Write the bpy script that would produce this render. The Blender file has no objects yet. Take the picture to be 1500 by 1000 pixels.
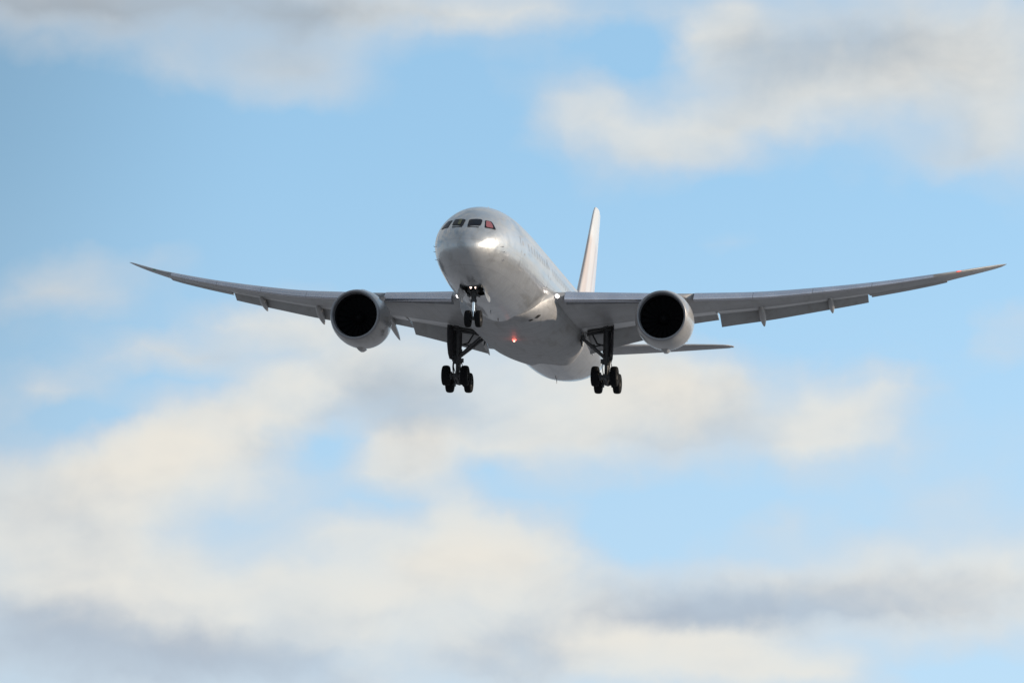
import bpy, math, random
from mathutils import Vector, Matrix
# =====================================================================
# CAMERA, SKY, SUN, EXPOSURE
# =====================================================================
scn = bpy.context.scene
R = math.radians
CAM_Z = 1.7
EL = 6.9                                   # upward tilt of the camera (deg)
F_PX = 6444.25                             # focal length in pixels of a 1500 px wide frame
SUN_AZ, SUN_EL = 98.0, 15.0                # sun: degrees to the right of straight-behind the camera, elevation
SUN_STRENGTH = 3.0
SKY_STRENGTH = 0.15
EXPOSURE = 0.8
SKY_TINT = (1.58, 1.60, 1.34, 1)

cam = bpy.data.cameras.new('camera')
cam_o = bpy.data.objects.new('camera', cam)
scn.collection.objects.link(cam_o)
cam.sensor_width = 36.0
cam.lens = 36.0 * F_PX / 1500.0
cam.clip_start = 1.0
cam.clip_end = 60000.0
cam_o.location = (0, 0, CAM_Z)
cam_o.rotation_euler = (R(90 + EL), 0, 0)
scn.camera = cam_o

# direction from the scene towards the sun (camera looks to +Y, so "behind" is -Y)
sdir = Vector((math.sin(R(SUN_AZ)) * math.cos(R(SUN_EL)),
               -math.cos(R(SUN_AZ)) * math.cos(R(SUN_EL)),
               math.sin(R(SUN_EL))))
sun = bpy.data.lights.new('sun', 'SUN')
sun.energy = SUN_STRENGTH
sun.angle = R(0.5)
sun.color = (1.0, 0.84, 0.66)
sun_o = bpy.data.objects.new('sun', sun)
scn.collection.objects.link(sun_o)
sun_o.rotation_euler = sdir.to_track_quat('Z', 'Y').to_euler()
sun_o.location = (60, -20, 60)

scn.view_settings.view_transform = 'Standard'
scn.view_settings.look = 'None'
scn.view_settings.gamma = 1.0
scn.view_settings.use_curve_mapping = False
scn.view_settings.exposure = EXPOSURE

# ---- world: Nishita sky with soft broken cloud laid out in azimuth / elevation
world = bpy.data.worlds.new('World')
scn.world = world
world.use_nodes = True
nt = world.node_tree
nt.nodes.clear()


def N(tree, kind, **kw):
    n = tree.nodes.new(kind)
    for k, v in kw.items():
        setattr(n, k, v)
    return n


def S(tree, sock, val):
    """val is a socket or a constant"""
    if isinstance(val, bpy.types.NodeSocket):
        tree.links.new(val, sock)
    else:
        sock.default_value = val


def mth(tree, op, a, b=None, c=None, clamp=False):
    n = N(tree, 'ShaderNodeMath', operation=op, use_clamp=clamp)
    S(tree, n.inputs[0], a)
    if b is not None: S(tree, n.inputs[1], b)
    if c is not None: S(tree, n.inputs[2], c)
    return n.outputs[0]


def mixc(tree, f, a, b, mode='MIX'):
    n = N(tree, 'ShaderNodeMix', data_type='RGBA', blend_type=mode)
    S(tree, n.inputs[0], f)
    S(tree, n.inputs[6], a)
    S(tree, n.inputs[7], b)
    return n.outputs[2]


def smooth(tree, v, lo, hi):
    n = N(tree, 'ShaderNodeMapRange', interpolation_type='SMOOTHSTEP')
    S(tree, n.inputs[0], v)
    n.inputs[1].default_value = lo
    n.inputs[2].default_value = hi
    return n.outputs[0]


def srgb(r, g, b):
    f = lambda c: (c / 255 / 12.92) if c / 255 <= 0.04045 else ((c / 255 + 0.055) / 1.055) ** 2.4
    return (f(r), f(g), f(b), 1.0)


tc = N(nt, 'ShaderNodeTexCoord')
sep = N(nt, 'ShaderNodeSeparateXYZ')
nt.links.new(tc.outputs['Generated'], sep.inputs[0])
az = mth(nt, 'ARCTAN2', sep.outputs[0], sep.outputs[1])          # radians, + to the right
el = mth(nt, 'ARCSINE', sep.outputs[2])
# sky chart: 1 unit = 7.4 mrad; (0,0) is azimuth -5.79 deg, elevation EL+3.86 deg, y grows downwards
K = F_PX / 100.0
cu = mth(nt, 'MULTIPLY_ADD', az, K, 7.5)
cv = mth(nt, 'MULTIPLY_ADD', el, -K, 5.0 + K * R(EL))
comb = N(nt, 'ShaderNodeCombineXYZ')
nt.links.new(cu, comb.inputs[0]); nt.links.new(cv, comb.inputs[1])
# domain warp so that the cloud edges wander
wn = N(nt, 'ShaderNodeTexNoise', noise_dimensions='3D')
wn.inputs['Scale'].default_value = 1.0
wn.inputs['Detail'].default_value = 5.0
wn.inputs['Roughness'].default_value = 0.52
nt.links.new(comb.outputs[0], wn.inputs['Vector'])
wsub = N(nt, 'ShaderNodeVectorMath', operation='SUBTRACT')
nt.links.new(wn.outputs['Color'], wsub.inputs[0]); wsub.inputs[1].default_value = (0.5, 0.5, 0.5)
wmul = N(nt, 'ShaderNodeVectorMath', operation='MULTIPLY_ADD')
nt.links.new(wsub.outputs[0], wmul.inputs[0]); wmul.inputs[1].default_value = (1.25, 0.8, 0.0)
nt.links.new(comb.outputs[0], wmul.inputs[2])
chart = wmul.outputs[0]


def blob_value(blobs, x, y):
    v = 0.0
    for (bx, by, sx, sy, rot, amp) in blobs:
        dx, dy = x - bx, y - by
        c, q = math.cos(R(rot)), math.sin(R(rot))
        px, py = (dx * c + dy * q) / sx, (-dx * q + dy * c) / sy
        v += amp * 0.42 ** (px * px + py * py)
    return v


def chart_field(first, second):
    """evaluate two blob lists on a grid: one colour ramp per row of the sky chart, rows blended by height"""
    sp = N(nt, 'ShaderNodeSeparateXYZ')
    nt.links.new(chart, sp.inputs[0])
    u = mth(nt, 'MULTIPLY_ADD', sp.outputs[0], 100 / 1800, 150 / 1800)
    rows, y0, dy, cols = 32, -150.0, 42.0, 32
    acc = None
    for r in range(rows):
        yv = y0 + r * dy
        ramp = N(nt, 'ShaderNodeValToRGB')
        cr = ramp.color_ramp
        cr.interpolation = 'CARDINAL'
        while len(cr.elements) < cols: cr.elements.new(0.5)
        for k in range(cols):
            cr.elements[k].position = k / (cols - 1)
        for k in range(cols):
            xv = -150 + 1800 * k / (cols - 1)
            cr.elements[k].color = (0.5 + 0.25 * blob_value(first, xv, yv), 0.25 * blob_value(second, xv, yv), 0, 1)
        nt.links.new(u, ramp.inputs[0])
        # hat weight: 1 - |v - yv| / dy
        w = mth(nt, 'SUBTRACT', sp.outputs[1], yv / 100)
        w = mth(nt, 'ABSOLUTE', w)
        w = mth(nt, 'MULTIPLY_ADD', w, -100 / dy, 1.0, clamp=True)
        sc = N(nt, 'ShaderNodeVectorMath', operation='SCALE')
        nt.links.new(ramp.outputs[0], sc.inputs[0]); nt.links.new(w, sc.inputs['Scale'])
        if acc is None: acc = sc.outputs[0]
        else:
            ad = N(nt, 'ShaderNodeVectorMath', operation='ADD')
            nt.links.new(acc, ad.inputs[0]); nt.links.new(sc.outputs[0], ad.inputs[1])
            acc = ad.outputs[0]
    o = N(nt, 'ShaderNodeSeparateXYZ')
    nt.links.new(acc, o.inputs[0])
    return mth(nt, 'MULTIPLY_ADD', o.outputs[0], 4.0, -2.0), mth(nt, 'MULTIPLY', o.outputs[1], 4.0)


# cloud masses (x, y, half-width, half-height, rotation, amount); negative = a clear gap
MASS = [
    (250, -10, 330, 55, 0, .85), (50, 15, 160, 55, 0, .6), (440, 60, 150, 55, 0, .6), (430, 125, 105, 40, 5, .7), (290, 115, 90, 38, 0, .35), (640, 10, 220, 34, 0, .8),
    (230, 80, 80, 40, 0, .3), (690, 150, 40, 25, -40, .25), (800, 0, 120, 30, 0, .5),
    (1250, 80, 250, 75, 0, .9), (1440, 80, 170, 130, 0, .8), (1060, 30, 80, 45, -20, .75), (855, 162, 90, 48, 0, 1.05),
    (975, 212, 120, 48, -12, 1.0), (1150, 175, 150, 45, -14, .8), (1060, 100, 80, 50, 0, .4), (1400, 215, 150, 38, 0, .55),
    (1490, 190, 60, 70, 0, .4), (1390, 170, 55, 22, -10, -.55), (930, 80, 70, 42, 0, -.7), (1240, 240, 100, 20, 0, -.2),
    (1080, 350, 55, 12, 0, .45), (100, 425, 95, 40, 0, .85), (215, 385, 45, 14, 10, .4), (20, 440, 60, 20, 0, .2),
    (330, 500, 130, 28, -8, .7), (190, 535, 130, 24, -10, .65), (60, 575, 90, 22, -20, .4), (450, 480, 110, 42, 0, .6),
    (580, 510, 120, 50, 0, .6), (400, 590, 170, 42, -22, .9), (260, 640, 140, 40, -22, .85), (560, 575, 110, 36, -8, .6),
    (840, 570, 190, 75, 0, 1.0), (740, 650, 150, 42, 0, .75), (960, 590, 110, 55, 0, .7), (1050, 590, 80, 60, 0, .45),
    (880, 670, 80, 30, 0, .45), (1000, 545, 110, 30, 8, .6), (1245, 612, 95, 64, 0, 1.1), (1310, 562, 75, 16, 0, .6),
    (1170, 640, 110, 42, 0, .6), (590, 655, 80, 42, -20, .75), (560, 700, 90, 26, 0, .4), (660, 735, 45, 30, 0, .6), (590, 650, 60, 30, 0, .3),
    (510, 778, 60, 20, 0, .6), (80, 720, 230, 85, 0, 1.0), (240, 685, 105, 45, 0, .85), (395, 700, 48, 34, 0, .65),
    (150, 850, 320, 80, 0, 1.0), (300, 960, 400, 80, 0, 1.0), (600, 850, 180, 60, 0, .8), (735, 800, 100, 48, 0, 1.05), (640, 800, 90, 40, 0, .5),
    (800, 810, 60, 40, 0, .5), (1000, 880, 260, 38, 0, .95), (1250, 840, 160, 36, 0, .8), (1470, 850, 110, 75, 0, 1.0),
    (1330, 905, 170, 40, 0, .8), (1060, 965, 190, 46, 8, 1.0), (1200, 985, 90, 30, 10, .5), (850, 960, 200, 50, 0, .9), (1150, 770, 75, 24, -15, .55),
    (1380, 740, 80, 36, 0, .35), (1490, 500, 60, 32, -25, .8), (450, 790, 650, 190, 0, .12), (950, 680, 500, 160, 0, .10),
    (345, 795, 95, 26, 10, -.42), (470, 662, 75, 26, -14, -.5), (85, 612, 80, 28, -25, -.7), (400, 740, 60, 26, 0, .25), (560, 742, 60, 12, -5, -.3), (905, 800, 60, 40, 0, -.4), (1400, 985, 110, 24, 0, -.4),
    (1000, 735, 260, 45, 0, -.35), (440, 745, 60, 30, 0, -.25), (715, 700, 45, 26, 0, -.55), (350, 250, 500, 130, 0, -.35),
    (1200, 420, 300, 100, 0, -.35),
]
# shaded cloud undersides
SHADE = [
    (150, 985, 330, 55, 4, .95), (60, 910, 140, 50, 0, .6), (420, 985, 180, 40, 14, .6), (40, 730, 130, 45, 0, .28),
    (150, 800, 200, 40, 0, .16), (1180, 885, 200, 34, 0, .7), (1420, 880, 120, 45, 0, .42), (930, 885, 150, 28, 0, .55),
    (740, 965, 80, 32, 0, .9), (1060, 900, 120, 20, 4, .5), (480, 885, 130, 18, 6, .35), (660, 830, 120, 22, 0, .18), (120, 5, 360, 50, 0, 1.0),
    (380, 40, 200, 60, 0, .6), (430, 120, 110, 30, 0, .35), (1150, 95, 110, 65, -20, .55), (1290, 60, 190, 50, 0, .4),
    (1420, 130, 120, 60, 0, .3), (560, 590, 80, 34, -10, .8), (430, 625, 110, 18, -22, .4), (680, 600, 90, 30, 0, .35),
    (1070, 600, 90, 50, 0, .4), (980, 655, 160, 20, 0, .35), (300, 520, 150, 14, -8, .3), (560, 500, 120, 40, 0, .3),
    (100, 430, 90, 40, 0, .35), (640, 640, 60, 40, 0, .3), (960, 225, 120, 22, -10, .25), (1400, 215, 150, 30, 0, .35),
]
mass, shade = chart_field(MASS, SHADE)
# outside the charted window the sky carries the same kind of broken cloud
fb = N(nt, 'ShaderNodeTexNoise', noise_dimensions='3D')
fb.inputs['Scale'].default_value = 0.75
fb.inputs['Detail'].default_value = 6.0
fb.inputs['Roughness'].default_value = 0.50
fb.inputs['Distortion'].default_value = 0.3
smap = N(nt, 'ShaderNodeMapping')
smap.inputs['Scale'].default_value = (0.85, 1.15, 1.0)
smap.inputs['Location'].default_value = (3.1, 8.2, 1.7)
nt.links.new(comb.outputs[0], smap.inputs['Vector'])
nt.links.new(smap.outputs[0], fb.inputs['Vector'])
fbv = mth(nt, 'SUBTRACT', fb.outputs['Fac'], 0.5)
# distance from the window centre in chart units
ox = mth(nt, 'MAXIMUM', mth(nt, 'SUBTRACT', mth(nt, 'ABSOLUTE', mth(nt, 'SUBTRACT', cu, 7.5)), 8.3), 0.0)
oy = mth(nt, 'MAXIMUM', mth(nt, 'SUBTRACT', mth(nt, 'ABSOLUTE', mth(nt, 'SUBTRACT', cv, 5.0)), 5.8), 0.0)
outw = mth(nt, 'MINIMUM', mth(nt, 'MULTIPLY', mth(nt, 'ADD', ox, oy), 0.5), 1.0)
# large-scale field used all round (driven by direction, so it has no seam)
big = N(nt, 'ShaderNodeTexNoise', noise_dimensions='3D')
big.inputs['Scale'].default_value = 5.5
big.inputs['Detail'].default_value = 6.0
big.inputs['Roughness'].default_value = 0.55
bmap = N(nt, 'ShaderNodeMapping')
bmap.inputs['Scale'].default_value = (1.0, 1.0, 2.6)
nt.links.new(tc.outputs['Generated'], bmap.inputs['Vector'])
nt.links.new(bmap.outputs[0], big.inputs['Vector'])
bigm = smooth(nt, big.outputs['Fac'], 0.40, 0.62)
field = mth(nt, 'MULTIPLY_ADD', fbv, 0.62, mth(nt, 'MULTIPLY', mass, 0.78))
field = mth(nt, 'ADD', mth(nt, 'MULTIPLY', field, mth(nt, 'SUBTRACT', 1.0, outw)), mth(nt, 'MULTIPLY', bigm, outw))
cover = mth(nt, 'SUBTRACT', 1.0, mth(nt, 'POWER', 0.24, mth(nt, 'POWER', mth(nt, 'MAXIMUM', field, 0.0), 1.25)))
# shade: charted undersides plus fine variation
fb2 = N(nt, 'ShaderNodeTexNoise', noise_dimensions='3D')
fb2.inputs['Scale'].default_value = 0.8
fb2.inputs['Detail'].default_value = 4.0
nt.links.new(smap.outputs[0], fb2.inputs['Vector'])
# relief: compare the cloud noise with itself a little towards the sun, so billows have a lit and a shaded side
rel = N(nt, 'ShaderNodeTexNoise', noise_dimensions='3D')
rel.inputs['Scale'].default_value = 0.75
rel.inputs['Detail'].default_value = 6.0
rel.inputs['Roughness'].default_value = 0.50
rel.inputs['Distortion'].default_value = 0.3
rof = N(nt, 'ShaderNodeVectorMath', operation='ADD')
nt.links.new(smap.outputs[0], rof.inputs[0]); rof.inputs[1].default_value = (0.16, -0.20, 0.0)
nt.links.new(rof.outputs[0], rel.inputs['Vector'])
relief = mth(nt, 'SUBTRACT', rel.outputs['Fac'], fb.outputs['Fac'])
sh = mth(nt, 'MULTIPLY_ADD', mth(nt, 'SUBTRACT', fb2.outputs['Fac'], 0.5), 0.55, shade)
sh = mth(nt, 'MULTIPLY_ADD', relief, 0.75, sh)
sh = mth(nt, 'ADD', sh, 0.10)
shw = smooth(nt, sh, 0.0, 1.15)
lowc = smooth(nt, cv, 3.5, 9.5)                                # low undersides are bluer, high ones beige grey
dcol = mixc(nt, lowc, srgb(176, 175, 174), srgb(174, 177, 186))
ccol = mixc(nt, shw, srgb(241, 233, 219), dcol)
thin = smooth(nt, field, 0.2, 1.0)
ccol = mixc(nt, thin, srgb(219, 216, 214), ccol)

sky = N(nt, 'ShaderNodeTexSky', sky_type='NISHITA')
sky.sun_disc = False
sky.sun_elevation = R(SUN_EL)
sky.sun_rotation = math.atan2(sdir.x, sdir.y)
sky.altitude = 100
sky.air_density = 1.0
sky.dust_density = 0.6
sky.ozone_density = 2.0
lift = N(nt, 'ShaderNodeVectorMath', operation='MULTIPLY_ADD')       # read the sky higher up, where it is a clean blue
nt.links.new(tc.outputs['Generated'], lift.inputs[0]); lift.inputs[1].default_value = (1, 1, 1.5); lift.inputs[2].default_value = (0, 0, 0.34)
nrm_ = N(nt, 'ShaderNodeVectorMath', operation='NORMALIZE')
nt.links.new(lift.outputs[0], nrm_.inputs[0]); nt.links.new(nrm_.outputs[0], sky.inputs[0])
blue = mixc(nt, 1.0, sky.outputs[0], SKY_TINT, 'MULTIPLY')
# the sky is a little deeper away from the sun (left) and milkier towards the horizon
deep = N(nt, 'ShaderNodeMapRange', interpolation_type='SMOOTHSTEP')
nt.links.new(mth(nt, 'MULTIPLY_ADD', cv, 0.25, cu), deep.inputs[0])
deep.inputs[1].default_value = -1.0; deep.inputs[2].default_value = 5.0; deep.inputs[3].default_value = 0.74; deep.inputs[4].default_value = 1.0
bsc = N(nt, 'ShaderNodeVectorMath', operation='SCALE')
nt.links.new(blue, bsc.inputs[0]); nt.links.new(deep.outputs[0], bsc.inputs['Scale'])
milk = N(nt, 'ShaderNodeMapRange', interpolation_type='SMOOTHSTEP')
nt.links.new(el, milk.inputs[0])
milk.inputs[1].default_value = R(10); milk.inputs[2].default_value = R(2.0); milk.inputs[3].default_value = 0.0; milk.inputs[4].default_value = 0.5
mk = [c / SKY_STRENGTH / 2 ** EXPOSURE for c in srgb(198, 216, 232)[:3]]
blue = mixc(nt, milk.outputs[0], bsc.outputs[0], (*mk, 1))
cscale = N(nt, 'ShaderNodeVectorMath', operation='SCALE')
nt.links.new(ccol, cscale.inputs[0]); cscale.inputs['Scale'].default_value = 1.0 / SKY_STRENGTH / 2 ** EXPOSURE
final = mixc(nt, mth(nt, 'MULTIPLY', cover, 0.96), blue, cscale.outputs[0])
bg = N(nt, 'ShaderNodeBackground')
nt.links.new(final, bg.inputs['Color'])
bg.inputs['Strength'].default_value = SKY_STRENGTH
wo = N(nt, 'ShaderNodeOutputWorld')
nt.links.new(bg.outputs[0], wo.inputs['Surface'])

# =====================================================================
# MATERIALS
# =====================================================================


def mat(name, col, rough=0.5, metal=0.0, coat=0.0, var=0.0, scale=1.5, seams=0.0, dirt=0.0, spec=0.5, bump=0.0, stretch=(1, 1, 1)):
    m = bpy.data.materials.new(name)
    m.use_nodes = True
    t = m.node_tree
    p = t.nodes['Principled BSDF']
    p.inputs['Roughness'].default_value = rough
    p.inputs['Metallic'].default_value = metal
    p.inputs['Coat Weight'].default_value = coat
    p.inputs['Coat Roughness'].default_value = 0.09
    p.inputs['Specular IOR Level'].default_value = spec
    c = (col[0], col[1], col[2], 1)
    tcn = N(t, 'ShaderNodeTexCoord')
    mp = N(t, 'ShaderNodeMapping')
    mp.inputs['Scale'].default_value = stretch
    t.links.new(tcn.outputs['Object'], mp.inputs['Vector'])
    out = c
    if var:
        n = N(t, 'ShaderNodeTexNoise')
        n.inputs['Scale'].default_value = scale
        n.inputs['Detail'].default_value = 6
        n.inputs['Roughness'].default_value = 0.6
        t.links.new(mp.outputs[0], n.inputs['Vector'])
        f = smooth(t, n.outputs['Fac'], 0.35, 0.68)
        dk = tuple(x * (1 - var) for x in col) + (1,)
        lt = tuple(min(1, x * (1 + var * 0.4)) for x in col) + (1,)
        out = mixc(t, f, dk, lt)
        rn = N(t, 'ShaderNodeMapRange')
        t.links.new(n.outputs['Fac'], rn.inputs[0])
        rn.inputs[3].default_value = max(0.02, rough - 0.1); rn.inputs[4].default_value = min(1, rough + 0.1)
        t.links.new(rn.outputs[0], p.inputs['Roughness'])
    if dirt:
        n2 = N(t, 'ShaderNodeTexNoise')
        n2.inputs['Scale'].default_value = 2.2
        n2.inputs['Detail'].default_value = 7
        n2.inputs['Distortion'].default_value = 0.6
        mp2 = N(t, 'ShaderNodeMapping')
        mp2.inputs['Scale'].default_value = (1.0, 0.16, 1.0)
        t.links.new(tcn.outputs['Object'], mp2.inputs['Vector'])
        t.links.new(mp2.outputs[0], n2.inputs['Vector'])
        f2 = mth(t, 'MULTIPLY', smooth(t, n2.outputs['Fac'], 0.50, 0.72), dirt)
        out = mixc(t, f2, out, (0.16, 0.145, 0.12, 1))
    if seams:
        sp = N(t, 'ShaderNodeSeparateXYZ')
        t.links.new(tcn.outputs['Object'], sp.inputs[0])
        a = mth(t, 'FRACT', mth(t, 'MULTIPLY', sp.outputs[1], 1 / 1.9))
        ln = mth(t, 'LESS_THAN', a, 0.02)
        b = mth(t, 'FRACT', mth(t, 'MULTIPLY_ADD', sp.outputs[2], 1 / 1.45, 0.31))
        ln2 = mth(t, 'LESS_THAN', b, 0.022)
        f3 = mth(t, 'MULTIPLY', mth(t, 'MAXIMUM', ln, ln2), seams)
        out = mixc(t, f3, out, (0.10, 0.10, 0.10, 1))
    S(t, p.inputs['Base Color'], out)
    if bump:
        bn = N(t, 'ShaderNodeTexNoise')
        bn.inputs['Scale'].default_value = 1.3
        bn.inputs['Detail'].default_value = 5
        t.links.new(tcn.outputs['Object'], bn.inputs['Vector'])
        bm = N(t, 'ShaderNodeBump')
        bm.inputs['Strength'].default_value = bump
        bm.inputs['Distance'].default_value = 0.05
        t.links.new(bn.outputs['Fac'], bm.inputs['Height'])
        t.links.new(bm.outputs[0], p.inputs['Normal'])
    return m


def emis(name, col, strength):
    m = bpy.data.materials.new(name)
    m.use_nodes = True
    p = m.node_tree.nodes['Principled BSDF']
    p.inputs['Base Color'].default_value = (*col, 1)
    p.inputs['Emission Color'].default_value = (*col, 1)
    p.inputs['Emission Strength'].default_value = strength
    return m


M = dict(
    paint=mat('silver_white_paint', (0.375, 0.38, 0.385), 0.36, metal=0.62, coat=0.65, var=0.07, scale=0.7, seams=0.2, dirt=0.28, bump=0.8),
    fairing=mat('grey_fairing_paint', (0.29, 0.29, 0.295), 0.5, metal=0.1, coat=0.0, var=0.12, scale=0.9, seams=0.3, dirt=0.45, bump=0.8),
    wing=mat('grey_wing_paint', (0.285, 0.285, 0.29), 0.42, var=0.14, scale=0.8, dirt=0.3, seams=0.25),
    flap=mat('flap_grey_paint', (0.26, 0.26, 0.26), 0.45, var=0.12, scale=0.9, dirt=0.35),
    tail=mat('tailplane_grey_paint', (0.27, 0.27, 0.28), 0.45, var=0.1, scale=0.8, dirt=0.3),
    slat=mat('slat_metal', (0.44, 0.45, 0.50), 0.26, metal=0.8, var=0.1, scale=0.6),
    nacelle=mat('nacelle_paint', (0.29, 0.285, 0.28), 0.34, metal=0.3, coat=0.5, var=0.08, scale=1.1, seams=0.2, dirt=0.3, bump=0.2),
    cove_light=mat('cove_highlight_paint', (0.50, 0.50, 0.50), 0.4, coat=0.3, var=0.1),  # paler than the wing: reflected horizon light put into the colour
    lip=mat('intake_lip_metal', (0.22, 0.22, 0.23), 0.45, metal=0.4, var=0.06),
    duct=mat('intake_shadow_lining', (0.014, 0.014, 0.016), 0.7, var=0.1, spec=0.1),  # grey lining coloured near black, the intake's shadow is in the colour
    fan=mat('fan_blade_composite', (0.006, 0.006, 0.007), 0.6, spec=0.1),
    hot=mat('exhaust_metal', (0.20, 0.17, 0.14), 0.4, metal=0.9, var=0.2),
    glass=mat('dark_cockpit_glass', (0.006, 0.007, 0.012), 0.25, spec=0.05),
    redpatch=mat('reddish_patch', (0.22, 0.05, 0.055), 0.4, coat=0.1, var=0.25, scale=6),
    olive=mat('olive_patch_tone', (0.09, 0.085, 0.02), 0.5, var=0.2, scale=5),
    cabin=mat('cabin_window_glass', (0.29, 0.29, 0.295), 0.42, metal=0.4, coat=0.45),
    joint=mat('door_joint', (0.24, 0.24, 0.25), 0.5),
    seal=mat('rubber_seal', (0.05, 0.05, 0.055), 0.8, spec=0.1),
    rubber=mat('tyre_rubber', (0.007, 0.007, 0.008), 0.9, var=0.2, scale=9, spec=0.15),
    hub=mat('wheel_hub_metal', (0.03, 0.03, 0.03), 0.6, metal=0.3, var=0.2, scale=9),
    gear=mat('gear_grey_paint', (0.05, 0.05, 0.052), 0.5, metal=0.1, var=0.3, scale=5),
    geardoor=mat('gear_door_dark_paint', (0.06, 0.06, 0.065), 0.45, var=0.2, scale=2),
    chrome=mat('polished_oleo_rod', (0.75, 0.75, 0.75), 0.15, metal=1.0),
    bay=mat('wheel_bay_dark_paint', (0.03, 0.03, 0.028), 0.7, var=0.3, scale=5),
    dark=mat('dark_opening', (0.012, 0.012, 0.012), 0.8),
    fin=None,
    lampw=emis('landing_lamp_glow', (1.0, 0.92, 0.86), 2.2),
    lampn=emis('taxi_lamp_glow', (1.0, 0.74, 0.62), 1.5),
    red=emis('red_beacon_glow', (1.0, 0.10, 0.08), 3.0),
    redcore=emis('beacon_core_glow', (1.0, 0.45, 0.35), 2.0),
    rednav=emis('red_navigation_glow', (0.9, 0.10, 0.06), 0.35),
    greennav=emis('green_navigation_glow', (0.02, 0.10, 0.06), 0.15),
    metal=mat('bare_metal', (0.4, 0.4, 0.4), 0.35, metal=0.8),
)


def fin_material():
    m = mat('fin_paint', (0.50, 0.50, 0.50), 0.4, coat=0.3, var=0.05, scale=0.5)
    t = m.node_tree
    p = t.nodes['Principled BSDF']
    base = p.inputs['Base Color'].links[0].from_socket
    tcn = N(t, 'ShaderNodeTexCoord')
    sp = N(t, 'ShaderNodeSeparateXYZ')
    t.links.new(tcn.outputs['Object'], sp.inputs[0])
    # pale pink and tan stripes on the lower two thirds, following the sweep of the fin
    q = mth(t, 'MULTIPLY_ADD', sp.outputs[2], -0.75, sp.outputs[1])
    st = mth(t, 'SINE', mth(t, 'MULTIPLY', q, 2.6))
    st = smooth(t, st, -0.1, 0.9)
    lim = mth(t, 'MULTIPLY_ADD', q, -0.15, 8.6 + 0.15 * 50)
    low = smooth(t, mth(t, 'SUBTRACT', lim, sp.outputs[2]), -0.1, 0.6)
    f = mth(t, 'MULTIPLY', mth(t, 'MULTIPLY', st, low), 0.45)
    pk = mixc(t, mth(t, 'MULTIPLY', low, 0.6), base, (0.50, 0.45, 0.43, 1))
    o = mixc(t, f, pk, (0.34, 0.24, 0.19, 1))
    t.links.new(o, p.inputs['Base Color'])
    return m


M['fin'] = fin_material()

# =====================================================================
# MESH HELPERS
# =====================================================================
C = scn.collection


class MB:
    def __init__(s):
        s.v = []; s.f = []; s.mi = []

    def add(s, vs, fs, mi=0):
        b = len(s.v)
        s.v += [tuple(v) for v in vs]
        s.f += [tuple(i + b for i in f) for f in fs]
        s.mi += [mi] * len(fs)

    def loft(s, rings, cap0=True, cap1=True, closed=True, mi=0, flip=False):
        n = len(rings[0]); vs = [p for r in rings for p in r]; fs = []
        for i in range(len(rings) - 1):
            for j in range(n if closed else n - 1):
                a = i * n + j; b = i * n + (j + 1) % n
                q = (a, b, b + n, a + n)
                fs.append(q[::-1] if flip else q)
        if cap0: fs.append(tuple(range(n))[::-1] if not flip else tuple(range(n)))
        if cap1:
            o = (len(rings) - 1) * n
            fs.append(tuple(range(o, o + n)) if not flip else tuple(range(o, o + n))[::-1])
        s.add(vs, fs, mi)

    def tube(s, pts, rad, n=14, mi=0, caps=True):
        pts = [Vector(p) for p in pts]
        if not hasattr(rad, '__len__'): rad = [rad] * len(pts)
        rings = []
        for i, p in enumerate(pts):
            d = (pts[min(i + 1, len(pts) - 1)] - pts[max(i - 1, 0)]).normalized()
            up = Vector((0, 0, 1)) if abs(d.z) < 0.9 else Vector((1, 0, 0))
            a = d.cross(up).normalized(); b = d.cross(a)
            rings.append([p + (a * math.cos(t) + b * math.sin(t)) * rad[i] for t in [2 * math.pi * k / n for k in range(n)]])
        s.loft(rings, caps, caps, mi=mi)

    def lathe(s, c, axis, prof, n=40, mi=0, cap=False):
        """prof: list of (distance along axis, radius)"""
        c = Vector(c); d = Vector(axis).normalized()
        up = Vector((0, 0, 1)) if abs(d.z) < 0.9 else Vector((1, 0, 0))
        a = d.cross(up).normalized(); b = d.cross(a)
        rings = [[c + d * h + (a * math.cos(t) + b * math.sin(t)) * r for t in [2 * math.pi * k / n for k in range(n)]] for h, r in prof]
        s.loft(rings, cap, cap, mi=mi)

    def box(s, c, size, rot=None, mi=0, taper=1.0):
        c = Vector(c); x, y, z = [q / 2 for q in size]
        vs = []
        for dz in (-z, z):
            k = taper if dz < 0 else 1.0
            for dx, dy in ((-x, -y), (x, -y), (x, y), (-x, y)):
                v = Vector((dx * k, dy * k, dz))
                if rot is not None: v = rot @ v
                vs.append(c + v)
        s.add(vs, [(3, 2, 1, 0), (4, 5, 6, 7), (0, 1, 5, 4), (1, 2, 6, 5), (2, 3, 7, 6), (3, 0, 4, 7)], mi)

    def build(s, name, mats, parent=None, smooth_=True, angle=40, bevel=0):
        me = bpy.data.meshes.new(name)
        me.from_pydata(s.v, [], s.f)
        if not isinstance(mats, (list, tuple)): mats = [mats]
        for m in mats: me.materials.append(m)
        me.polygons.foreach_set('material_index', s.mi)
        if smooth_:
            me.polygons.foreach_set('use_smooth', [True] * len(me.polygons))
            me.update()
            import bmesh
            b = bmesh.new(); b.from_mesh(me)
            bmesh.ops.recalc_face_normals(b, faces=b.faces)
            b.to_mesh(me); b.free()
            me.set_sharp_from_angle(angle=R(angle))
        me.update()
        o = bpy.data.objects.new(name, me)
        C.objects.link(o)
        if parent is not None: o.parent = parent
        if bevel:
            bv = o.modifiers.new('bevel', 'BEVEL'); bv.width = bevel; bv.segments = 2; bv.limit_method = 'ANGLE'
        return o


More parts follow.
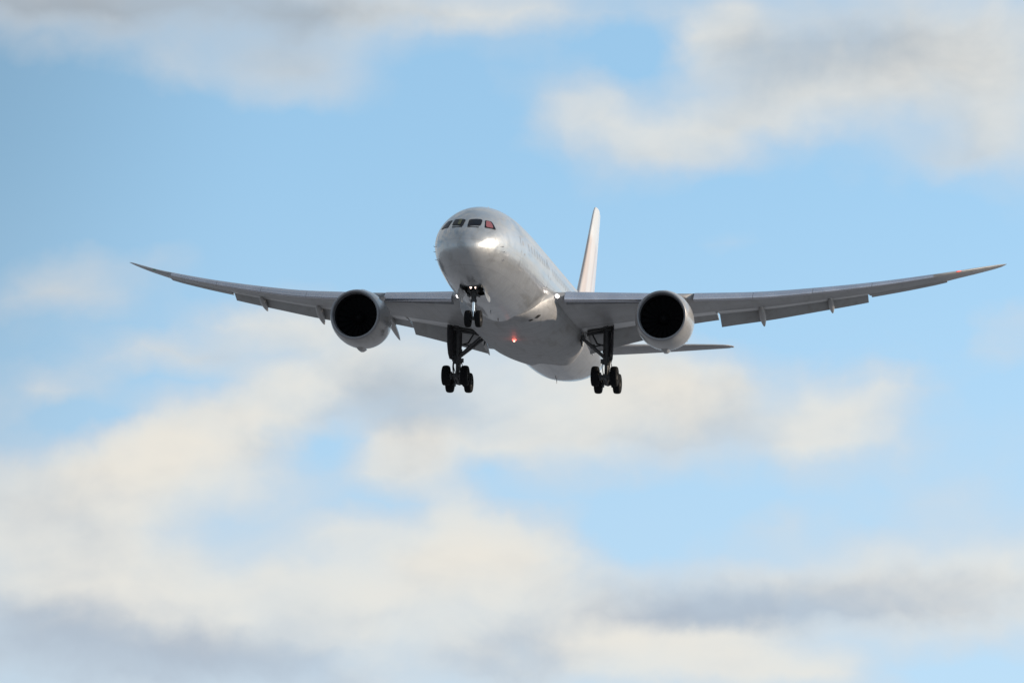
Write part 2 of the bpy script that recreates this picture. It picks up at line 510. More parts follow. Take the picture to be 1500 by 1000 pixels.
# ---GEOM-BEGIN
def interp(tab, x, k):
    """smooth (monotone-ish cubic) interpolation of column k in a table keyed by column 0"""
    if x <= tab[0][0]: return tab[0][k]
    if x >= tab[-1][0]: return tab[-1][k]
    i = 0
    while tab[i + 1][0] < x: i += 1
    x0, x1 = tab[i][0], tab[i + 1][0]; y0, y1 = tab[i][k], tab[i + 1][k]
    h = x1 - x0; dd = (y1 - y0) / h

    def slope(j):
        if j <= 0 or j >= len(tab) - 1: return dd if h else 0
        h0 = tab[j][0] - tab[j - 1][0]; h1 = tab[j + 1][0] - tab[j][0]
        d0 = (tab[j][k] - tab[j - 1][k]) / h0; d1 = (tab[j + 1][k] - tab[j][k]) / h1
        if d0 * d1 <= 0: return 0.0
        w1 = 2 * h1 + h0; w2 = h1 + 2 * h0
        return (w1 + w2) / (w1 / d0 + w2 / d1)
    m0, m1 = slope(i), slope(i + 1)
    t = (x - x0) / h; t2 = t * t; t3 = t2 * t
    return (2 * t3 - 3 * t2 + 1) * y0 + (t3 - 2 * t2 + t) * h * m0 + (-2 * t3 + 3 * t2) * y1 + (t3 - t2) * h * m1


# y, top, bottom, half width, height of widest point
FUS = [
    (0.0, -0.85, -0.85, 0.0, -0.85), (0.03, -0.67, -1.04, 0.21, -0.85), (0.1, -0.50, -1.22, 0.40, -0.84), (0.3, -0.20, -1.49, 0.72, -0.80),
    (0.7, 0.18, -1.81, 1.11, -0.72), (1.2, 0.54, -2.07, 1.45, -0.62), (2.0, 1.05, -2.36, 1.82, -0.47),
    (3.0, 1.60, -2.59, 2.11, -0.32), (4.0, 2.04, -2.73, 2.29, -0.20), (5.0, 2.37, -2.82, 2.41, -0.11), (6.5, 2.69, -2.90, 2.56, -0.03),
    (8.0, 2.86, -2.95, 2.69, 0.0), (10.0, 2.95, -2.97, 2.80, 0.0), (12.0, 2.97, -2.97, 2.86, 0.0), (14.0, 2.97, -2.97, 2.885, 0.0), (35.5, 2.97, -2.97, 2.885, 0.0), (39.0, 2.97, -2.88, 2.86, 0.04),
    (42.5, 2.95, -2.5, 2.72, 0.2), (45.9, 2.87, -1.93, 2.43, 0.42), (48.9, 2.72, -1.26, 1.98, 0.7), (51.9, 2.45, -0.5, 1.40, 0.98),
    (54.4, 2.12, 0.25, 0.82, 1.18), (56.1, 1.85, 0.82, 0.42, 1.33), (56.7, 1.6, 1.1, 0.2, 1.35)]


def fus(y, th, off=0.0):
    """point on the fuselage: th = 0 top, pi/2 port side (+x), pi bottom"""
    top, bot, hw, zc = [interp(FUS, y, k) for k in (1, 2, 3, 4)]
    c, s_ = math.cos(th), math.sin(th)
    hgt = (top - zc) if c > 0 else (zc - bot)
    x = (hw + off) * s_; z = zc + (hgt + off) * c
    return (x, y, z)


FAIR = [  # wing-body fairing: y, bottom, half width, top
    (13.9, -2.88, 1.2, -2.5), (15.0, -3.00, 2.2, -1.5), (16.2, -3.12, 2.85, -0.7), (18.2, -3.20, 3.16, -0.3), (20.7, -3.23, 3.26, -0.3),
    (26.0, -3.22, 3.28, -0.4), (28.5, -3.15, 3.2, -0.6), (30.8, -3.02, 2.9, -1.0), (32.8, -2.9, 2.3, -1.5), (36.9, -2.6, 1.0, -2.1)]


def fair(y, th, off=0.0):
    bot, hw, top = [interp(FAIR, y, k) for k in (1, 2, 3)]
    zc = (bot + top) / 2 * 0.55 + top * 0.45
    zc = max(zc, bot + 0.5 * (top - bot))
    c, s_ = math.cos(th), math.sin(th)
    e = 0.80
    x = (hw + off) * math.copysign(abs(s_) ** e, s_)
    hgt = (top - zc) if c > 0 else (zc - bot)
    z = zc + (hgt + off) * math.copysign(abs(c) ** e, c)
    return (x, y, z)
# ---GEOM-END


def surf_normal(fn, y, th):
    p = Vector(fn(y, th)); a = Vector(fn(y + 0.01, th)); b = Vector(fn(y, th + 0.005))
    return (b - p).cross(a - p).normalized()


def squircle(t, k=0.42):
    c, s_ = math.cos(t), math.sin(t)
    return math.copysign(abs(c) ** k, c), math.copysign(abs(s_) ** k, s_)


def patch(mb, fn, corners, off=0.012, side=1, rings=6, n=40, mi=0, r0=0.0, r1=1.0, k=0.42):
    """a curved patch lying on surface fn; corners (y, th) in order: a=-1,b=-1 / 1,-1 / 1,1 / -1,1"""
    vs = []
    for i in range(rings + 1):
        r = r0 + (r1 - r0) * i / rings
        for j in range(n):
            a, b = squircle(2 * math.pi * j / n, k)
            a *= r; b *= r
            w = ((1 - a) * (1 - b) / 4, (1 + a) * (1 - b) / 4, (1 + a) * (1 + b) / 4, (1 - a) * (1 + b) / 4)
            y = sum(q * c[0] for q, c in zip(w, corners)); th = sum(q * c[1] for q, c in zip(w, corners))
            p = Vector(fn(y, th)); nn = surf_normal(fn, y, th)
            if nn.dot(p - Vector((0, p.y, 0))) < 0: nn = -nn
            p = p + nn * off
            vs.append((p.x * side, p.y, p.z))
    fs = []
    for i in range(rings):
        for j in range(n):
            a = i * n + j; b = i * n + (j + 1) % n
            fs.append((a, b, b + n, a + n))
    mb.add(vs, fs, mi)


# =====================================================================
# GROUND (below the picture, lights the underside)
# =====================================================================
g = MB()
GS = 30000
g.add([(-GS, -GS, 0), (GS, -GS, 0), (GS, GS, 0), (-GS, GS, 0)], [(0, 1, 2, 3)])
gm = mat('pale_dry_ground', (0.31, 0.32, 0.345), 0.95, var=0.35, scale=0.06, spec=0.1)
ground = g.build('ground', gm, smooth_=False)
ground['kind'] = 'structure'

# =====================================================================
# THE AIRLINER.  Body axes: X port (right in the picture), Y aft from the nose tip, Z up
# =====================================================================
BASE = Vector((0, 27.6, -5.5))
yaw, pitch, roll = -1.60737861e-01, -1.57866632e-01, 3.07540387e-02
cy_, sy_, cp, sp_, cr, sr = math.cos(yaw), math.sin(yaw), math.cos(pitch), math.sin(pitch), math.cos(roll), math.sin(roll)
Rz = Matrix(((cy_, -sy_, 0), (sy_, cy_, 0), (0, 0, 1)))
Rx = Matrix(((1, 0, 0), (0, cp, -sp_), (0, sp_, cp)))
Ry = Matrix(((cr, 0, sr), (0, 1, 0), (-sr, 0, cr)))
RB = Rx @ Ry @ Rz
TB = Vector((-2.98736264, 259.824894, 6.53312039))
RC = Matrix.Rotation(R(EL), 3, 'X')
rot3 = RC @ RB
pos = RC @ TB + Vector((0, 0, CAM_Z)) + rot3 @ BASE
air = bpy.data.objects.new('airliner', None)
C.objects.link(air)
air.location = pos
air.rotation_mode = 'QUATERNION'
air.rotation_quaternion = rot3.to_quaternion()
air.empty_display_size = 3
air['label'] = 'silver white twin engine passenger jet flying towards the viewer with landing gear down'
air['category'] = 'airplane'


def part(mb, name, mats, angle=40, bevel=0, label=None):
    o = mb.build(name, mats, air, angle=angle, bevel=bevel)
    o.location = -BASE
    if label: o['label'] = label
    return o


def sub(mb, name, mats, parent, angle=40, bevel=0, label=None):
    o = mb.build(name, mats, parent, angle=angle, bevel=bevel)
    if label: o['label'] = label
    return o


# ---------------------------------------------------------------- fuselage
ys = []
y = 0.0
while y < 56.7:
    ys.append(y)
    if y < 0.1: y += 0.01
    elif y < 0.6: y += 0.04
    elif y < 3.9: y += 0.1
    elif y < 6.6: y += 0.1
    elif y < 12: y += 0.4
    elif y < 34: y += 1.0
    else: y += 0.4
ys.append(56.7)
NF = 120
BAY = (3.7, 5.9, 0.62)         # nose wheel bay opening: y0, y1, half width
fm = MB()
rings = [[fus(yy, 2 * math.pi * (j + 0.5) / NF) for j in range(NF)] for yy in ys]
vs = [p for r in rings for p in r]
fs = []
for i in range(len(rings) - 1):
    for j in range(NF):
        a = i * NF + j; b = i * NF + (j + 1) % NF
        q = (a, b, b + NF, a + NF)
        cx = sum(vs[k][0] for k in q) / 4; cyy = sum(vs[k][1] for k in q) / 4; cz = sum(vs[k][2] for k in q) / 4
        if BAY[0] < cyy < BAY[1] and abs(cx) < BAY[2] and cz < 0: continue
        fs.append(q)
fs.append(tuple(range((len(rings) - 1) * NF, len(rings) * NF)))
fm.add(vs, fs)
fuselage = part(fm, 'fuselage', M['paint'], angle=60)

bay = MB()
x0, x1, y0, y1, zt = -0.66, 0.66, 3.65, 5.95, -1.5
zb = -2.72
bay.add([(x0, y0, zb), (x1, y0, zb), (x1, y1, zb), (x0, y1, zb), (x0, y0, zt), (x1, y0, zt), (x1, y1, zt), (x0, y1, zt)],
        [(0, 1, 5, 4), (1, 2, 6, 5), (2, 3, 7, 6), (3, 0, 4, 7), (4, 5, 6, 7)])
for k in range(5):
    bay.box((0, 4.3 + k * 0.45, -1.56), (1.25, 0.06, 0.14))
sub(bay, 'wheel_bay', M['bay'], fuselage, angle=20)

# cockpit windows: corners as (y, th) on the port side
WF = [(1.12, 0.10), (1.56, 0.55), (2.39, 0.435), (1.99, 0.057)]
WS = [(1.60, 0.72), (2.38, 1.02), (2.74, 0.69), (2.43, 0.515)]
for s_ in (1, -1):
    for W, lab in ((WF, None), (WS, 'reddish side window' if s_ > 0 else None)):
        w = MB()
        patch(w, fus, W, 0.012, s_, mi=1, r0=0.9, r1=1.03, rings=2, k=0.28)
        patch(w, fus, W, 0.028, s_, mi=0, r1=0.97, k=0.28)
        cw = sub(w, 'cockpit_window', [M['glass'], M['seal']], fuselage, angle=60, label=lab)
w = MB()
patch(w, fus, [(1.63, 0.73), (2.20, 0.955), (2.64, 0.68), (2.42, 0.53)], 0.045, 1, r1=0.9, k=0.5)  # red patch laid over part of the side pane
sub(w, 'red_pane_patch', M['redpatch'], fuselage, angle=60, label='muted red patch filling the port side cockpit window')
# olive patch laid over the starboard front pane
w = MB()
c4 = [(WF[0][0] * (1 - t) + WF[1][0] * t, WF[0][1] * (1 - t) + WF[1][1] * t) for t in (0.22, 0.55)]
c5 = [(WF[3][0] * (1 - t) + WF[2][0] * t, WF[3][1] * (1 - t) + WF[2][1] * t) for t in (0.22, 0.55)]
patch(w, fus, [c4[0], c4[1], c5[1], c5[0]], 0.045, -1, r1=0.8)
sub(w, 'olive_patch', M['olive'], fuselage, angle=60)
# wipers
for s_ in (1, -1):
    w = MB()
    pA = Vector(fus(WF[0][0] - 0.08, 0.12, 0.04)); pB = Vector(fus((WF[0][0] + WF[1][0]) / 2 - 0.03, 0.55, 0.04))
    w.tube([(pA.x * s_, pA.y, pA.z), (pB.x * s_, pB.y, pB.z)], 0.022, 8)
    sub(w, 'wiper', M['seal'], fuselage)

# cabin windows and doors
DOORS = [7.0, 15.6, 34.9, 46.6]
for s_ in (1, -1):
    for dy in DOORS:
        d = MB()
        sc = 1.0 if dy < 50 else 0.95
        cs = [(dy - 0.54 * sc, 1.95), (dy + 0.54 * sc, 1.95), (dy + 0.54 * sc, 1.22), (dy - 0.54 * sc, 1.22)]
        patch(d, fus, cs, 0.004, s_, mi=1, r0=0.9, r1=1.03, rings=2, k=0.3, n=48)
        patch(d, fus, cs, 0.010, s_, mi=0, r1=0.96, k=0.3, n=48, rings=8)
        patch(d, fus, [(dy - 0.12, 1.42), (dy + 0.12, 1.42), (dy + 0.12, 1.32), (dy - 0.12, 1.32)], 0.016, s_, mi=2, n=20, rings=2)
        patch(d, fus, [(dy + 0.15, 1.62), (dy + 0.42, 1.62), (dy + 0.42, 1.58), (dy + 0.15, 1.58)], 0.016, s_, mi=2, n=16, rings=2)
        sub(d, 'cabin_door', [M['paint'], M['joint'], M['joint']], fuselage, angle=60)
cw_first = {}
yy = 8.6
wins = []
while yy < 45.6:
    if all(abs(yy - d) > 0.85 for d in DOORS): wins.append(yy)
    yy += 0.6096 * 1.42
for s_ in (1, -1):
    for yy in wins[:49]:
        w = MB()
        patch(w, fus, [(yy - 0.14, 1.46), (yy + 0.14, 1.46), (yy + 0.14, 1.30), (yy - 0.14, 1.30)], 0.008, s_, n=16, rings=2)
        sub(w, 'cabin_window', M['cabin'], fuselage, angle=60)

# pitot probes, antennas, drain mast
for s_ in (1, -1):
    for (yy, th) in ((3.0, 1.75), (3.3, 1.95), (2.7, 1.62)):
        p = Vector(fus(yy, th)); n_ = surf_normal(fus, yy, th)
        if n_.x < 0: n_ = -n_
        w = MB()
        q = p + n_ * 0.07
        w.tube([(p.x * s_, p.y, p.z), (q.x * s_, q.y, q.z), (q.x * s_, q.y - 0.22, q.z)], [0.02, 0.016, 0.01], 8)
        sub(w, 'pitot_probe', M['metal'], fuselage)


def blade(yy, th, h, c0, c1, thick, sweep, nm, mt, parent):
    p = Vector(fus(yy, th, -0.03)); d = Vector((math.sin(th), 0, math.cos(th)))
    t_ = Vector((math.cos(th), 0, -math.sin(th)))
    rr = []
    for (hh, cc, so, tt) in ((0, c0, 0, thick), (h, c1, sweep, thick * 0.5)):
        ring = []
        for k in range(16):
            a = 2 * math.pi * k / 16
            ring.append(p + d * hh + Vector((0, so + cc * 0.5 * math.cos(a), 0)) + t_ * (tt * 0.5 * math.sin(a)))
        rr.append(ring)
    b = MB(); b.loft(rr)
    return sub(b, nm, mt, parent)


for yy, th in ((9.0, 0), (13.5, 0), (22.0, 0), (11.0, math.pi), (13.8, math.pi), (15.6, math.pi), (37.5, math.pi)):
    blade(yy, th, 0.30 if th == 0 else 0.16, 0.34, 0.2, 0.07, 0.12, 'antenna', M['fairing'], fuselage)
blade(39.0, math.pi + 0.05, 0.30, 0.22, 0.16, 0.06, 0.14, 'drain_mast', M['fairing'], fuselage)

# ---------------------------------------------------------------- belly fairing
bf = MB()
yf = [13.9 + 23.0 * i / 70 for i in range(71)]
bf.loft([[fair(q, 2 * math.pi * (j + 0.5) / 90) for j in range(90)] for q in yf])
belly = part(bf, 'belly_fairing', M['fairing'], angle=50)
# ram air inlets and outlets
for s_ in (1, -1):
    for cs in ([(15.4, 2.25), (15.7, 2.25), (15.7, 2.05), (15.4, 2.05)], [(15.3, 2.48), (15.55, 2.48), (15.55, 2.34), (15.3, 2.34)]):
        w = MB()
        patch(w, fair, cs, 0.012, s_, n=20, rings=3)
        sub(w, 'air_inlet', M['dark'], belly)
bp = Vector(fair(20.2, math.pi)) + Vector((0, 0, 0.0))
b = MB()
b.lathe(bp, (0, 0, -1), [(-0.02, 0.13), (0.0, 0.135), (0.04, 0.12), (0.08, 0.08), (0.10, 0.0)], 20)
b.lathe(bp + Vector((0, -0.02, -0.02)), (0, 0, -1), [(0.06, 0.0), (0.07, 0.055), (0.12, 0.055), (0.135, 0.0)], 16, mi=1)
beacon = sub(b, 'beacon_light', [M['red'], M['redcore']], belly)
bl = bpy.data.lights.new('beacon_glow', 'POINT')
bl.energy = 2.5; bl.color = (1, 0.12, 0.05); bl.shadow_soft_size = 0.15
blo = bpy.data.objects.new('beacon_glow', bl); C.objects.link(blo)
blo.parent = belly; blo.location = bp + Vector((0, -0.15, -0.35))

# ---------------------------------------------------------------- wings
#        x     LE y   chord  z(LE)  thick  twist(deg, LE up)
WING = [(2.2, 16.42, 14.5, -1.12, 0.088, 2.2), (2.9, 16.9, 13.9, -0.99, 0.088, 2.2), (5.0, 18.35, 12.1, -0.74, 0.088, 1.9), (7.5, 20.07, 10.1, -0.45, 0.09, 1.4), (9.75, 21.63, 8.45, -0.17, 0.092, 0.9),
        (12.0, 23.18, 7.25, 0.15, 0.093, 0.6), (15.0, 25.25, 6.15, 0.62, 0.094, 0.3), (18.0, 27.32, 5.2, 1.24, 0.094, 0.0), (22.0, 30.08, 4.05, 2.18, 0.094, 0.0),
        (24.0, 31.46, 3.5, 2.71, 0.096, 0.2), (26.0, 32.84, 2.95, 3.28, 0.096, 0.2), (27.0, 33.85, 2.42, 3.63, 0.095, 0.1), (28.0, 35.10, 1.98, 4.03, 0.11, 0.0),
        (29.0, 36.60, 1.42, 4.48, 0.115, 0.0), (29.7, 37.8, 0.85, 4.82, 0.12, 0.0), (30.06, 38.4, 0.10, 4.98, 0.12, 0.0)]


def airfoil(t, f, camber=0.012):
    """upper z, lower z at chord fraction f"""
    f = max(0.0, min(1.0, f))
    yt = 5 * t * (0.2969 * math.sqrt(f) - 0.126 * f - 0.3516 * f * f + 0.2843 * f ** 3 - 0.1036 * f ** 4)
    yc = camber * (2 * 0.45 * f - f * f) / (0.45 ** 2) if f < 0.45 else camber * ((1 - 0.9) + 0.9 * f - f * f) / (0.55 ** 2)
    return yc + yt, yc - yt


def wst(x):
    return [interp(WING, x, k) for k in (1, 2, 3, 4, 5)]


def wpt(x, f, zf, s_=1):
    """wing point from chord fraction f and height fraction zf (of the chord)"""
    le, c, z, t, tw = wst(x)
    a = R(tw)
    dy, dz = f * c, zf * c
    return (x * s_, le + dy * math.cos(a) + dz * math.sin(a), z - dy * math.sin(a) + dz * math.cos(a))


def section(x, f0, f1, s_, n=22):
    t = wst(x)[3]
    up = []; lo = []
    for i in range(n + 1):
        q = 0.5 - 0.5 * math.cos(math.pi * i / n)
        f = f0 + (f1 - f0) * q
        u, l = airfoil(t, f)
        up.append((f, u)); lo.append((f, l))
    pts = up[::-1] + lo[1:]
    return [wpt(x, f, zz, s_) for f, zz in pts]


FLAP_IN = (3.4, 8.2); FLAPERON = (8.35, 11.85); FLAP_OUT = (12.02, 21.3); AIL = (21.5, 26.3)
CUT = 0.775


def cut(x):
    if FLAP_IN[0] - .06 <= x <= FLAPERON[0] - .06 or FLAPERON[0] - .06 < x <= FLAP_OUT[1] + .06: return CUT
    return 1.0


def flap_mesh(x0, x1, s_, defl, cf, shift, drop, n=16, f0=CUT, thick=0.13):
    rr = []
    steps = max(2, int((x1 - x0) / 0.8))
    for i in range(steps + 1):
        x = x0 + (x1 - x0) * i / steps
        le, c, z, t, tw = wst(x)
        fc = cf * c
        o = Vector(wpt(x, f0 + shift, airfoil(t, f0)[1] * 0.1 - drop, s_))
        a = R(defl + tw)
        pts = []
        for k in range(n + 1):
            q = 0.5 - 0.5 * math.cos(math.pi * k / n)
            u, l = airfoil(thick, q, 0.03)
            pts.append((q, u, l))
        sec = [(q, u) for q, u, l in pts][::-1] + [(q, l) for q, u, l in pts][1:]
        ring = []
        for q, zz in sec:
            dy, dz = q * fc, zz * fc
            ring.append((o.x, o.y + dy * math.cos(a) + dz * math.sin(a), o.z - dy * math.sin(a) + dz * math.cos(a)))
        rr.append(ring)
    m = MB(); m.loft(rr)
    return m


def slat_mesh(x0, x1, s_, out=0.040, drop=0.004, rot=16):
    rr = []
    steps = max(2, int((x1 - x0) / 0.7))
    for i in range(steps + 1):
        x = x0 + (x1 - x0) * i / steps
        le, c, z, t, tw = wst(x)
        cc = min(1.0, 5.6 / c) ** 0.9          # slats are relatively shorter on the deep inner wing
        outer = []
        n = 10
        fu, fl = 0.135 * cc, 0.035 * cc
        for k in range(n + 1):
            f = fu * (1 - k / n) ** 2
            outer.append((f, airfoil(t, f)[0]))
        for k in range(1, 6):
            f = fl * (k / 5) ** 2
            outer.append((f, airfoil(t, f)[1]))
        inner = []
        for k in range(6):
            w = k / 5
            f = fl + (fu - fl) * w
            zl = airfoil(t, fl)[1] * (1 - w) + airfoil(t, fu)[0] * w
            inner.append((f - 0.002 * cc * math.sin(math.pi * w), zl - 0.001))
        sec = outer + inner[1:-1]
        a = R(rot)
        ring = []
        px, pz = fu, 0.0
        for f, zz in sec:
            df, dz = f - px, zz - pz
            f2 = px + df * math.cos(a) - dz * math.sin(a) * -1 * -1
            z2 = pz + df * math.sin(a) + dz * math.cos(a)
            ring.append(wpt(x, f2 - out * cc, z2 - drop * cc, s_))
        rr.append(ring)
    m = MB(); m.loft(rr)
    return m


def canoe(x, f0, tail_y, tail_z, w, d, s_, dx=0.0):
    """flap track fairing: from chord fraction f0 to a drooped pointed tail"""
    le, c, z, t, tw = wst(x)
    A = Vector(wpt(x, f0, airfoil(t, f0)[1] + 0.004))
    Bp = Vector(wpt(x, 0.80, airfoil(t, 0.8)[1] - 0.01)) + Vector((0, 0, -d * 0.42))
    T = Vector((x + dx, tail_y, tail_z))
    rr = []
    n = 22
    for i in range(n + 1):
        q = i / n
        p = A * (1 - q) ** 2 + Bp * 2 * q * (1 - q) + T * q * q
        k = max(0.02, max(0.0, math.sin(math.pi * q ** 0.8)) ** 0.62)
        ring = [(s_ * (p.x + math.cos(a) * w * 0.5 * k), p.y, p.z + math.sin(a) * d * 0.5 * k) for a in [2 * math.pi * j / 16 for j in range(16)]]
        rr.append(ring)
    m = MB(); m.loft(rr)
    return m


FAIRS = [(3.45, 0.72, 31.3, -2.5, 0.34, 0.5), (9.6, 0.62, 31.8, -1.45, 0.42, 0.55), (14.7, 0.60, 31.5, -0.45, 0.46, 0.62), (19.0, 0.58, 33.3, 0.75, 0.40, 0.52)]

SLATS = ((3.6, 8.6), (11.1, 14.6), (14.62, 18.2), (18.22, 21.8), (21.82, 25.6))


def nose_cut(x):
    return 0.07 if any(a - 0.01 <= x <= b + 0.01 for a, b in SLATS) else 0.0


for s_ in (1, -1):
    w = MB()
    xs = [3.59, 3.61, 8.59, 8.61, 11.09, 11.11, 25.59, 25.61, 2.2, 2.9, 3.32]
    x = 3.36
    while x < 8.27: xs.append(x); x += 0.6
    xs += [8.2, 9.0, 9.75, 10.5, 11.3, 12.0]
    x = 12.6
    while x < 21.3: xs.append(x); x += 0.6
    xs += [21.34, 21.37, 22, 22.5, 23.2, 24, 24.8, 25.5, 26, 26.5, 27, 27.5, 28, 28.5, 29, 29.35, 29.7, 29.9, 30.06]
    xs = sorted(set(round(q, 3) for q in xs if abs(q - 14.64) > 0.03))
    w.loft([section(q, nose_cut(q), CUT if 3.35 < q < 21.36 else 1.0, s_) for q in xs])
    wing = part(w, 'wing', M['wing'], angle=35)
    for (a, b_) in SLATS:
        sub(slat_mesh(a, b_, s_), 'slat', M['slat'], wing, angle=45)
    sub(flap_mesh(FLAP_IN[0], FLAP_IN[1], s_, 25, 0.18, 0.034, 0.006), 'flap', M['flap'], wing, angle=45)
    sub(flap_mesh(FLAPERON[0], FLAPERON[1], s_, 10, 0.195, 0.018, 0.004), 'flaperon', M['flap'], wing, angle=45)
    sub(flap_mesh(FLAP_OUT[0], FLAP_OUT[1], s_, 27, 0.215, 0.034, 0.006), 'flap', M['flap'], wing, angle=45)
    sub(flap_mesh(AIL[0], AIL[1], s_, 5, 0.20, 0.0, 0.012, f0=0.80), 'aileron', M['flap'], wing, angle=45)
    for (a, b_) in (FLAP_IN, FLAPERON, FLAP_OUT):  # added sloped strips, shaped to show a light band ahead of the flaps
        pm = MB(); rr = []
        for i in range(13):
            x = a + (b_ - a) * i / 12
            t = wst(x)[3]
            l0 = airfoil(t, 0.66)[1]; l1 = airfoil(t, CUT)[1]
            rr.append([wpt(x, 0.66, l0 - 0.0004, s_), wpt(x, 0.72, (l0 + l1) / 2 - 0.0065, s_), wpt(x, CUT + 0.004, l1 - 0.0105, s_), wpt(x, CUT + 0.006, l1 - 0.007, s_), wpt(x, 0.66, l0 + 0.002, s_)])
        pm.loft(rr)
        sub(pm, 'cove_light_strip', M['cove_light'], wing, angle=50)
    # spoiler panels along the upper rear of the wing
    for (a, b_) in ((3.8, 5.9), (6.0, 8.1), (12.6, 14.8), (14.9, 17.1), (17.2, 19.4), (19.45, 21.2)):
        sm = MB(); rr = []
        for i in range(5):
            x = a + (b_ - a) * i / 4
            t = wst(x)[3]
            u0 = airfoil(t, 0.68)[0] + 0.001; u1 = airfoil(t, CUT)[0] + 0.001
            rr.append([wpt(x, 0.68, u0, s_), wpt(x, 0.83, u1 - 0.012 + 0.003, s_), wpt(x, 0.83, u1 - 0.015, s_), wpt(x, 0.68, u0 - 0.004, s_)])
        sm.loft(rr)
        sub(sm, 'spoiler', M['wing'], wing)
    for (x, f0, ty, tz, ww, dd) in FAIRS:
        sub(canoe(x, f0, ty, tz, ww, dd, s_), 'flap_track_fairing', M['nacelle'], wing, angle=60)
    # navigation light set into the raked tip
    nl = MB(); p = Vector(wpt(27.0, 0.0, 0.0, s_))
    q = Vector(wpt(27.3, 0.0, 0.0, s_))
    nl.tube([p + Vector((0, -0.0, 0)), (p + q) / 2 + Vector((0, -0.05, 0)), q], [0.02, 0.05, 0.02], 10)
    sub(nl, 'navigation_light', M['rednav'] if s_ > 0 else M['greennav'], wing, label='red glowing navigation light' if s_ > 0 else 'dark green unlit navigation light')
    # landing light at the wing root
    ll = MB()
    p = Vector(wpt(3.15, 0.0, 0.0, s_)) + Vector((0, -0.10, 0.0))
    ll.lathe(p, (0, 1, -0.05), [(-0.02, 0.0), (0.0, 0.08), (0.02, 0.115), (0.16, 0.13), (0.3, 0.10)], 24, cap=True)
    sub(ll, 'landing_light', M['lampw'], wing)
    lh = MB()
    # wing root leading edge fillet
    rr = []
    for i in range(9):
        q = i / 8
        x = 2.3 + 1.0 * q
        le, c, z, t, tw = wst(x)
        rr.append([(s_ * x, le - (0.75 * (1 - q) ** 2) + 0.9 * math.cos(a) * (1.0) + 0.9, z - 0.05 + math.sin(a) * (0.42 - 0.2 * q)) for a in [2 * math.pi * j / 20 for j in range(20)]])
    lh.loft(rr)
    sub(lh, 'root_fillet', M['fairing'], wing, angle=60)

# ---------------------------------------------------------------- engines
ENG = dict(x=9.75, y=17.1, z=-2.16)


